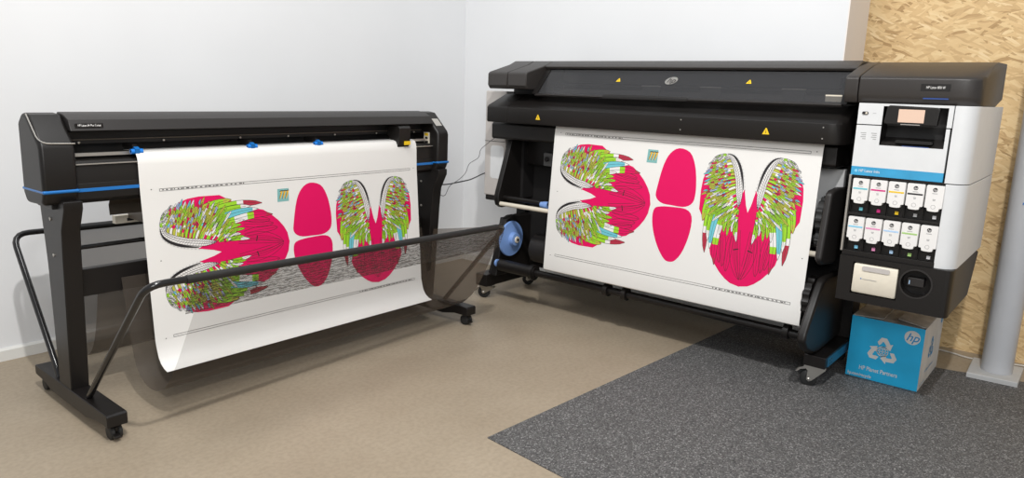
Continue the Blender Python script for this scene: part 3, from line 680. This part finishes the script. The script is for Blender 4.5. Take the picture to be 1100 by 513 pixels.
bt = MB().prism(rrect(.766, .788, 1.169, 1.180, .005), 0, 3.056, 3.062, M['ink_black']); bt.box(3.0555, 3.056, .769, .776, 1.171, 1.178, M['cream']); bt.build('power_button', UP); MB().box(3.0594, 3.06, .738, .750, 1.1735, 1.1750, M['grey_ink']).build('button_mark', UP)
dp = MB().prism([(.525, 1.137), (.521, 1.195), (.528, 1.203), (.690, 1.207), (.697, 1.200), (.703, 1.143), (.698, 1.137)], 0, 3.040, 3.064, M['black']); DP = fix_normals(dp.build('display', PR, bevel=.003))
s_ = MB().box(3.0385, 3.0402, .569, .656, 1.1455, 1.1935, M['screen']); s_.build('touch_screen', DP)
MB().box(3.0388, 3.0402, .58, .645, 1.1365, 1.1395, M['silver']).build('display_rim', DP)
ty = MB().prism(rrect(.535, .662, 1.066, 1.078, .006), 0, 3.066, 3.10, M['black']); ty.build('tray_handle', PR, bevel=.002)
MB().box(3.0600, 3.066, .545, .635, 1.0555, 1.058, M['navy']).build('tray_light', PR)
# ink bay frame
by = MB(); by.box(3.085, 3.15, .472, .797, .62, .934, M['black'])
for k in range(6): by.box(3.070, 3.086, .7908-k*.0646, .7932-k*.0646, .62, .934, M['black'])
by.box(3.064, 3.086, .469, .797, .775, .785, M['black']); by.box(3.064, 3.086, .469, .797, .925, .934, M['black']); by.box(3.060, 3.15, .469, .80, .612, .632, M['black'])
BY = by.build('ink_bay', PR, bevel=.001)
for r, zz in ((0, .7995), (1, .6455)):
    for k, mm in enumerate(([['cyan', 'magenta', 'yellow', 'grey_ink', 'lgrey'], ['lcyan', 'lmagenta', 'lblue', 'lgreen', 'lgrey']][r])):
        y = .7535-k*.0645; MB().box(3.076, 3.086, y-.006, y+.006, zz-.006, zz+.006, M[mm]).build('slot_marker', BY)
MB().box(3.055, 3.075, .798, .806, .628, .934, M['silver']).build('bay_hinge_rail', PR, bevel=.001)
# lower black module
lo = MB(); yz = [(3.045, .60), (3.050, .612), (3.50, .612), (3.66, .60), (3.52, .425), (3.065, .428), (3.045, .44)]
ysl = [(.80, 0), (.455, 0), (.425, .006), (.409, .022), (.403, .05)]
n = len(yz); vs = []
for y, dx in ysl:
    for (x, z) in yz: vs.append((x+dx*max(0, 1-(x-3.045)/.2), y, z))
# front split so that the two recesses are real: body starts behind the front plate
body = MB(); yz2 = [(3.10, .44), (3.10, .612), (3.50, .612), (3.66, .60), (3.52, .425), (3.11, .428)]
body.prism(yz2, 1, .403, .80, M['black']); fix_normals(body.build('waste_module', PR, bevel=.006))
plate = MB(); Z0, Z1, Y0, Y1 = .430, .612, .403, .80
by0, by1, bz0, bz1 = .580, .748, .464, .592
def slab(y0, y1, z0, z1): plate.box(3.045, 3.10, y0, y1, z0, z1, M['black'])
slab(by1, Y1, Z0, Z1); slab(by0, by1, Z0, bz0); slab(by0, by1, bz1, Z1)
cy, cz, cr = .519, .543, .052
ANG = sorted([2*PI*k/32 for k in range(32)]+[math.atan2(zz-cz, yy-cy) % (2*PI) for yy in (by0, .425) for zz in (Z0, Z1)]); NN = len(ANG)
outer = []; 
for k in range(NN):
    a0 = ANG[k]; c_, s__ = math.cos(a0), math.sin(a0)
    t = min(((by0-cy) if c_ > 0 else (.425-cy))/c_ if abs(c_) > 1e-6 else 9, ((Z1-cz) if s__ > 0 else (Z0-cz))/s__ if abs(s__) > 1e-6 else 9)
    outer.append((cy+c_*t, cz+s__*t))
inner = [(cy+cr*math.cos(a), cz+cr*math.sin(a)) for a in ANG]
vv = [(3.045, *p) for p in outer]+[(3.045, *p) for p in inner]+[(3.098, *p) for p in inner]
plate.add(vv, [(k, (k+1) % NN, NN+(k+1) % NN, NN+k) for k in range(NN)]+[(NN+k, NN+(k+1) % NN, 2*NN+(k+1) % NN, 2*NN+k) for k in range(NN)]+[tuple(range(2*NN, 3*NN))], M['black'])
plate.prism([(3.045, .4255), (3.049, .413), (3.062, .404), (3.10, .403), (3.10, .4255)], 2, Z0, Z1, M['black'])
plate.box(3.046, 3.10, .425, .58, Z0, Z0+.001, M['black']); plate.box(3.046, 3.10, .425, .58, Z1-.001, Z1, M['black'])
PLt = plate.build('module_front', PR)
rg = MB().lathe((3.046, cy, cz), 0, [(0, cr), (-.003, cr), (-.003, cr+.006), (0, cr+.006)], M['black2'], 40, False); rg.build('recess_ring', PLt)
MB().box(3.065, 3.10, .495, .553, .528, .562, M['black2']).build('latch_block', PLt, bevel=.003); MB().box(3.0635, 3.0655, .543, .546, .535, .550, M['lblue']).build('latch_mark', PLt)

# ------------------------------------------------------------ loose things on the printer
ps = MB(); prof = [(3.15, 1.05), (3.128, 1.04), (3.1215, 1.02), (3.12, 1.008), (3.0697, .365), (3.065, .285), (3.067, .272), (3.076, .266), (3.09, .264)]
ps.strip(prof, 1, .935, 2.309, M['paper'], th=-.0008)
fn2 = lambda s, t, o: (3.12-.0778*t-o, 2.239-s, 1.008-.9954*t)
artwork(ps, fn2)
tag(ps.build('printed_sheet'), 'white vinyl sheet with pink wing print coming out of the front of the large printer', 'print', 'printed wing sheets')

CART = [('cyan', 'cyan', 'cyan'), ('magenta', 'magenta', 'dark pink'), ('yellow', 'yellow', 'yellow'), ('ink_black', 'black', 'black'), (None, 'plain', None),
        ('lcyan', 'light cyan', 'light cyan'), ('lmagenta', 'light magenta', 'light pink'), ('lblue', 'pale blue', 'pale blue'), ('lgreen', 'green', 'green'), (None, 'plain', None)]
for i, (mm, nm, txt) in enumerate(CART):
    r = i//5; k = i % 5; y1 = .789-k*.0646-(0 if r == 0 else -.0); y0 = y1-.0585; zt = .921 if r == 0 else .769; zb = zt-.098
    row = 'upper' if r == 0 else 'lower'
    lab = (f'white ink cartridge with a {txt} stripe in the {row} row of the printer' if txt else f'white ink cartridge without a coloured stripe at the right end of the {row} row')
    T = thing('ink_cartridge', (3.07, (y0+y1)/2, zb), lab, 'ink cartridge', 'ink cartridges in the printer')
    c = MB(); yc = (y0+y1)/2
    P = [(y0+.002, zt), (y1-.002, zt), (y1, zt-.003), (y1, zb+.014), (y1-.009, zb+.012), (y1-.011, zb+.002), (y1-.02, zb), (y0+.02, zb), (y0+.011, zb+.002), (y0+.009, zb+.012), (y0, zb+.014), (y0, zt-.003)]
    c.prism(P, 0, 3.055, 3.083, M['pwhite']); fix_normals(c.build('shell', T, bevel=.001))
    l = MB(); l.lathe((3.0548, yc, zt-.016), 0, [(0, .0078), (-.0006, .0078)], M['ink_black'], 20); l.text('hp', (3.0542, yc, zt-.0165), R3, U3, .0125, M['pwhite'], shear=.3); l.build('logo', T)
    l = MB()
    if mm: l.box(3.0544, 3.0552, y0+.003, y1-.003, zt-.042, zt-.036, M[mm])
    for w_, dz in ((.018, .031), (.010, .053), (.008, .057)): l.box(3.0544, 3.0552, yc-w_/2, yc+w_/2, zt-dz, zt-dz+.0022, M['grey_ink'])
    l.build('printed_label', T)
    l = MB(); l.lathe((3.0551, yc, zb+.018), 0, [(0, .0078), (-.0006, .0078), (-.0006, .0066), (0, .0066)], M['grey_ink'], 20, False); l.build('pressure_mark', T)

T = thing('waste_container', (3.06, .664, .466), 'cream plastic waste container set in the black module under the ink cartridges', 'container')
c = MB().prism([(3.046, .470), (3.042, .478), (3.044, .578), (3.050, .588), (3.097, .588), (3.097, .468), (3.05, .468)], 1, .584, .744, M['cream']); BDY = fix_normals(c.build('container_body', T, bevel=.005, seg=3))
c = MB().prism([(.62, .575), (.61, .590), (.715, .590), (.705, .575)], 0, 3.0425, 3.06, M['brown']); c = MB().prism(rrect(.612, .712, .562, .580, .006), 0, 3.040, 3.045, M['warmwhite']); c.build('grip', T)
c = MB().box(3.0412, 3.0425, .655, .708, .5275, .5290, M['grey_ink']); c.lathe((3.0425, .712, .529), 0, [(0, .0025), (-.001, .0025)], M['blue'], 8); c.build('printed_mark', T)

# cardboard box
T = thing('cardboard_box', (3.59, .655, 0.004), 'blue and white cardboard recycling box on the mat under the ink cabinet', 'box')
bx = MB(); X0, X1, Y0, Y1, Z0, Z1 = 3.374, 3.795, .512, .803, .004, .283
bx.add([(X0, Y1, Z0), (X0, Y0, Z0), (X0, Y0, Z1), (X0, Y1, Z1)], [(0, 1, 2, 3)], M['box_blue'])
bx.add([(X1, Y1, Z0), (X1, Y0, Z0), (X1, Y0, Z1), (X1, Y1, Z1)], [(3, 2, 1, 0)], M['box_blue'])
bx.add([(X0, Y0, Z0), (X1, Y0, Z0), (X1, Y0, Z1), (X0, Y0, Z1)], [(0, 1, 2, 3)], M['box_white'])
bx.add([(X0, Y1, Z0), (X1, Y1, Z0), (X1, Y1, Z1), (X0, Y1, Z1)], [(3, 2, 1, 0)], M['box_white'])
bx.add([(X0, Y0, Z0), (X1, Y0, Z0), (X1, Y1, Z0), (X0, Y1, Z0)], [(3, 2, 1, 0)], M['box_white'])
bx.add([(X0+.004, Y0+.004, Z1-.012), (X1, Y0+.004, Z1-.012), (X1, Y1-.004, Z1-.012), (X0+.004, Y1-.004, Z1-.012)], [(0, 1, 2, 3)], M['box_brown'])
R3v = Vector((0, -1, 0)); U3v = Vector((0, 0, 1))
def bp(y, z, o=.0006): return (X0-o, y, z)
bx.add([bp(.557+.031*math.cos(k*PI/16), .236+.031*math.sin(k*PI/16)) for k in range(32)], [tuple(range(32))[::-1]], M['box_white'])
bx.text('hp', bp(.557, .236), R3, U3, .050, M['box_ink'], th=.0004, shear=.35, bold=.01)
bx.text('HP Planet Partners', bp(.672, .052, 0), R3, U3, .027, M['box_white'], width=.155, bold=.012)
bx.text('hp.com/recycle', bp(.745, .018, 0), R3, U3, .020, M['box_white'], width=.098, bold=.02)
def arrows(mk, cy, cz, sc, m, f):
    base = [(-.020, .034), (-.030, .052), (-.012, .080), (.014, .080), (.034, .048), (.046, .054), (.036, .016), (.004, .030), (.016, .037), (.002, .058), (-.004, .058), (-.010, .046)]
    for k in range(3):
        a0 = -k*2*PI/3; P = [(x*math.cos(a0)-(y-.0)*math.sin(a0), x*math.sin(a0)+y*math.cos(a0)) for x, y in [(x, y-.004) for x, y in base]]
        mk.add([f(cy+x*sc, cz+y*sc) for x, y in P], [tuple(range(len(P)))], m)
    R = .027; T_ = .0030
    def rg(pts):
        q = polyline_strip(pts, T_*1.2); n = len(q)//2; q2 = q[n:][::-1]
        mk.add([f(cy+p.x*sc, cz+p.y*sc) for p in q[:n]]+[f(cy+p.x*sc, cz+p.y*sc) for p in q2], [(i, i+1, n+i+1, n+i) for i in range(n-1)], m)
    for fx in (1, .55, .001): rg([(R*fx*math.cos(k*PI/16), R*math.sin(k*PI/16)) for k in range(33)] if fx > .01 else [(0, -R), (0, R)])
    for dz in (-.014, 0, .014):
        h_ = math.sqrt(R*R-dz*dz); rg([(-h_, dz), (h_, dz)])
arrows(bx, .664, .146, .82, M['box_white'], lambda u, v: (X0-.0006, 2*.664-u, v))
fY = lambda u, v: (u, Y0-.0006, v)
arrows(bx, 3.575, .150, .72, M['box_ink'], fY)
bx.text('HP Planet Partners', (3.575, Y0, .062), (1, 0, 0), (0, 0, 1), .02, M['box_ink'], width=.17)
bx.text('hp.com/recycle', (3.46, Y0, .018), (1, 0, 0), (0, 0, 1), .015, M['box_ink'], width=.10)
bx.add([fY(3.755+.022*math.cos(k*PI/12), .248+.022*math.sin(k*PI/12)) for k in range(24)], [tuple(range(24))], M['box_ink'])
BX = bx.build('box_body', T, smooth=False)
def flap(pts, name='flap'):
    f = MB(); th = Vector((0, 0, .004)); n = len(pts); P = [Vector(p) for p in pts]
    f.add(P+[p+th for p in P], [tuple(range(n))[::-1], tuple(range(n, 2*n))]+[(i, (i+1) % n, n+(i+1) % n, n+i) for i in range(n)], M['box_brown']); return fix_normals(f.build(name, T))
flap([(X0+.004, Y0+.01, Z1-.008), (X0+.004, Y1-.01, Z1-.006), (X0+.19, Y1-.015, Z1+.004), (X0+.19, Y0+.015, Z1-.002)])
flap([(X0+.20, Y0+.01, Z1-.006), (X0+.20, Y1-.01, Z1-.004), (X1-.005, Y1-.01, Z1-.006), (X1-.005, Y0+.01, Z1-.006)])
flap([(X0+.006, Y1-.125, Z1+.006), (X0+.006, Y1-.002, Z1-.001), (X1-.02, Y1-.002, Z1-.001), (X1-.05, Y1-.125, Z1+.014)])
flap([(X0+.02, Y0+.002, Z1-.001), (X0+.04, Y0+.115, Z1+.010), (X1-.04, Y0+.115, Z1+.012), (X1-.02, Y0+.002, Z1-.001)])

# post
T = thing('round_post', (3.865, .285, 0), 'light grey round post on a square base plate at the right edge', 'post')
c = MB().prism([(3.736, .383), (3.750, .188), (4.0, .189), (3.995, .391)], 2, 0.0, .026, M['plate']); fix_normals(c.build('base_plate', T, bevel=.004))
c = MB().lathe((3.865, .283, .026), 2, [(0, .061), (.003, .0625), (2.9, .0625), (2.905, .05)], M['post'], 64); c.build('pole', T)
MB().box(3.80, 3.803, .283, .287, .80, .81, M['blue']).build('sticker_dot', T)

# cables
c = MB().tube(rnd([(2.70, 2.9, .735), (2.777, 2.9, .714), (2.835, 2.9, .689), (2.908, 2.9, .683), (3.101, 2.9, .696), (3.240, 2.92, .722), (3.30, 2.932, .73)], .03), .0035, M['cable_b'], 8)
tag(c.build('power_cable'), 'thick black cable hanging between the cutter leg and the printer side panel', 'cable')
c = MB().tube(rnd([(3.240, 2.79, .965), (3.235, 2.86, .925), (3.166, 2.886, .871), (3.161, 2.886, .824), (3.07, 2.886, .793), (3.052, 2.886, .743), (2.998, 2.886, .709), (2.912, 2.886, .675), (2.88, 2.886, .617), (2.828, 2.886, .637), (2.715, 2.886, .69)], .025), .0018, M['cable_g'], 6)
tag(c.build('data_cable'), 'thin dark wire looping from the printer front cover to the cutter leg', 'cable')
c = MB().tube(rnd([(3.99, .80, .006), (4.06, .66, .006), (4.06, .50, .006), (4.02, .42, .006), (4.05, .30, .006), (4.10, .20, .006), (4.11, -.2, .006)], .08), .004, M['cable_w'], 8)
tag(c.build('floor_cable'), 'pale cable lying on the floor along the chipboard wall behind the post', 'cable')

# ------------------------------------------------------------ camera and light
cam = bpy.data.cameras.new('camera'); co = bpy.data.objects.new('camera', cam); C.objects.link(co)
co.matrix_world = Matrix([[0.642139, 0.135315, -0.754552, 0], [-0.76599, 0.152154, -0.624587, 0], [0.030292, 0.97905, 0.201354, 1.22], [0, 0, 0, 1]])
cam.lens = 777.890/1100*36; cam.sensor_width = 36; cam.clip_start = .05
S.camera = co

def lamp(name, typ, loc, energy, target=None, size=.1, col=(1, 1, 1), **kw):
    l = bpy.data.lights.new(name, typ); l.energy = energy; l.color = col
    if typ == 'AREA': l.shape = 'RECTANGLE'; l.size = size; l.size_y = kw.get('sy', size)
    elif typ != 'SUN': l.shadow_soft_size = size
    o = bpy.data.objects.new(name, l); C.objects.link(o); o.location = loc
    if target is not None: o.rotation_euler = (Vector(target)-Vector(loc)).to_track_quat('-Z', 'Y').to_euler()
    return o
lamp('ceiling_spot_lamp', 'POINT', (.2, -.2, 4.4), 480, size=.07, col=(1, .985, .96))
lamp('ceiling_panel_lamp', 'AREA', (.9, 2.0, 3.3), 40, target=(2.6, 1.8, .8), size=1.0, col=(1, .99, .97))
lamp('added_fill_lamp', 'AREA', (-.7, -.6, 2.1), 50, target=(3.0, 1.2, .4), size=1.1, col=(1, .99, .97))  # no real fixture: low frontal fill added to brighten the box under the cabinet
w = bpy.data.worlds.new('room_light'); S.world = w; w.use_nodes = True
bg = w.node_tree.nodes['Background']; bg.inputs[0].default_value = (.88, .94, 1.0, 1); bg.inputs[1].default_value = .42
S.view_settings.view_transform = 'Standard'; S.view_settings.look = 'None'; S.view_settings.gamma = 1; S.view_settings.exposure = 0.12
S.view_settings.use_curve_mapping = False
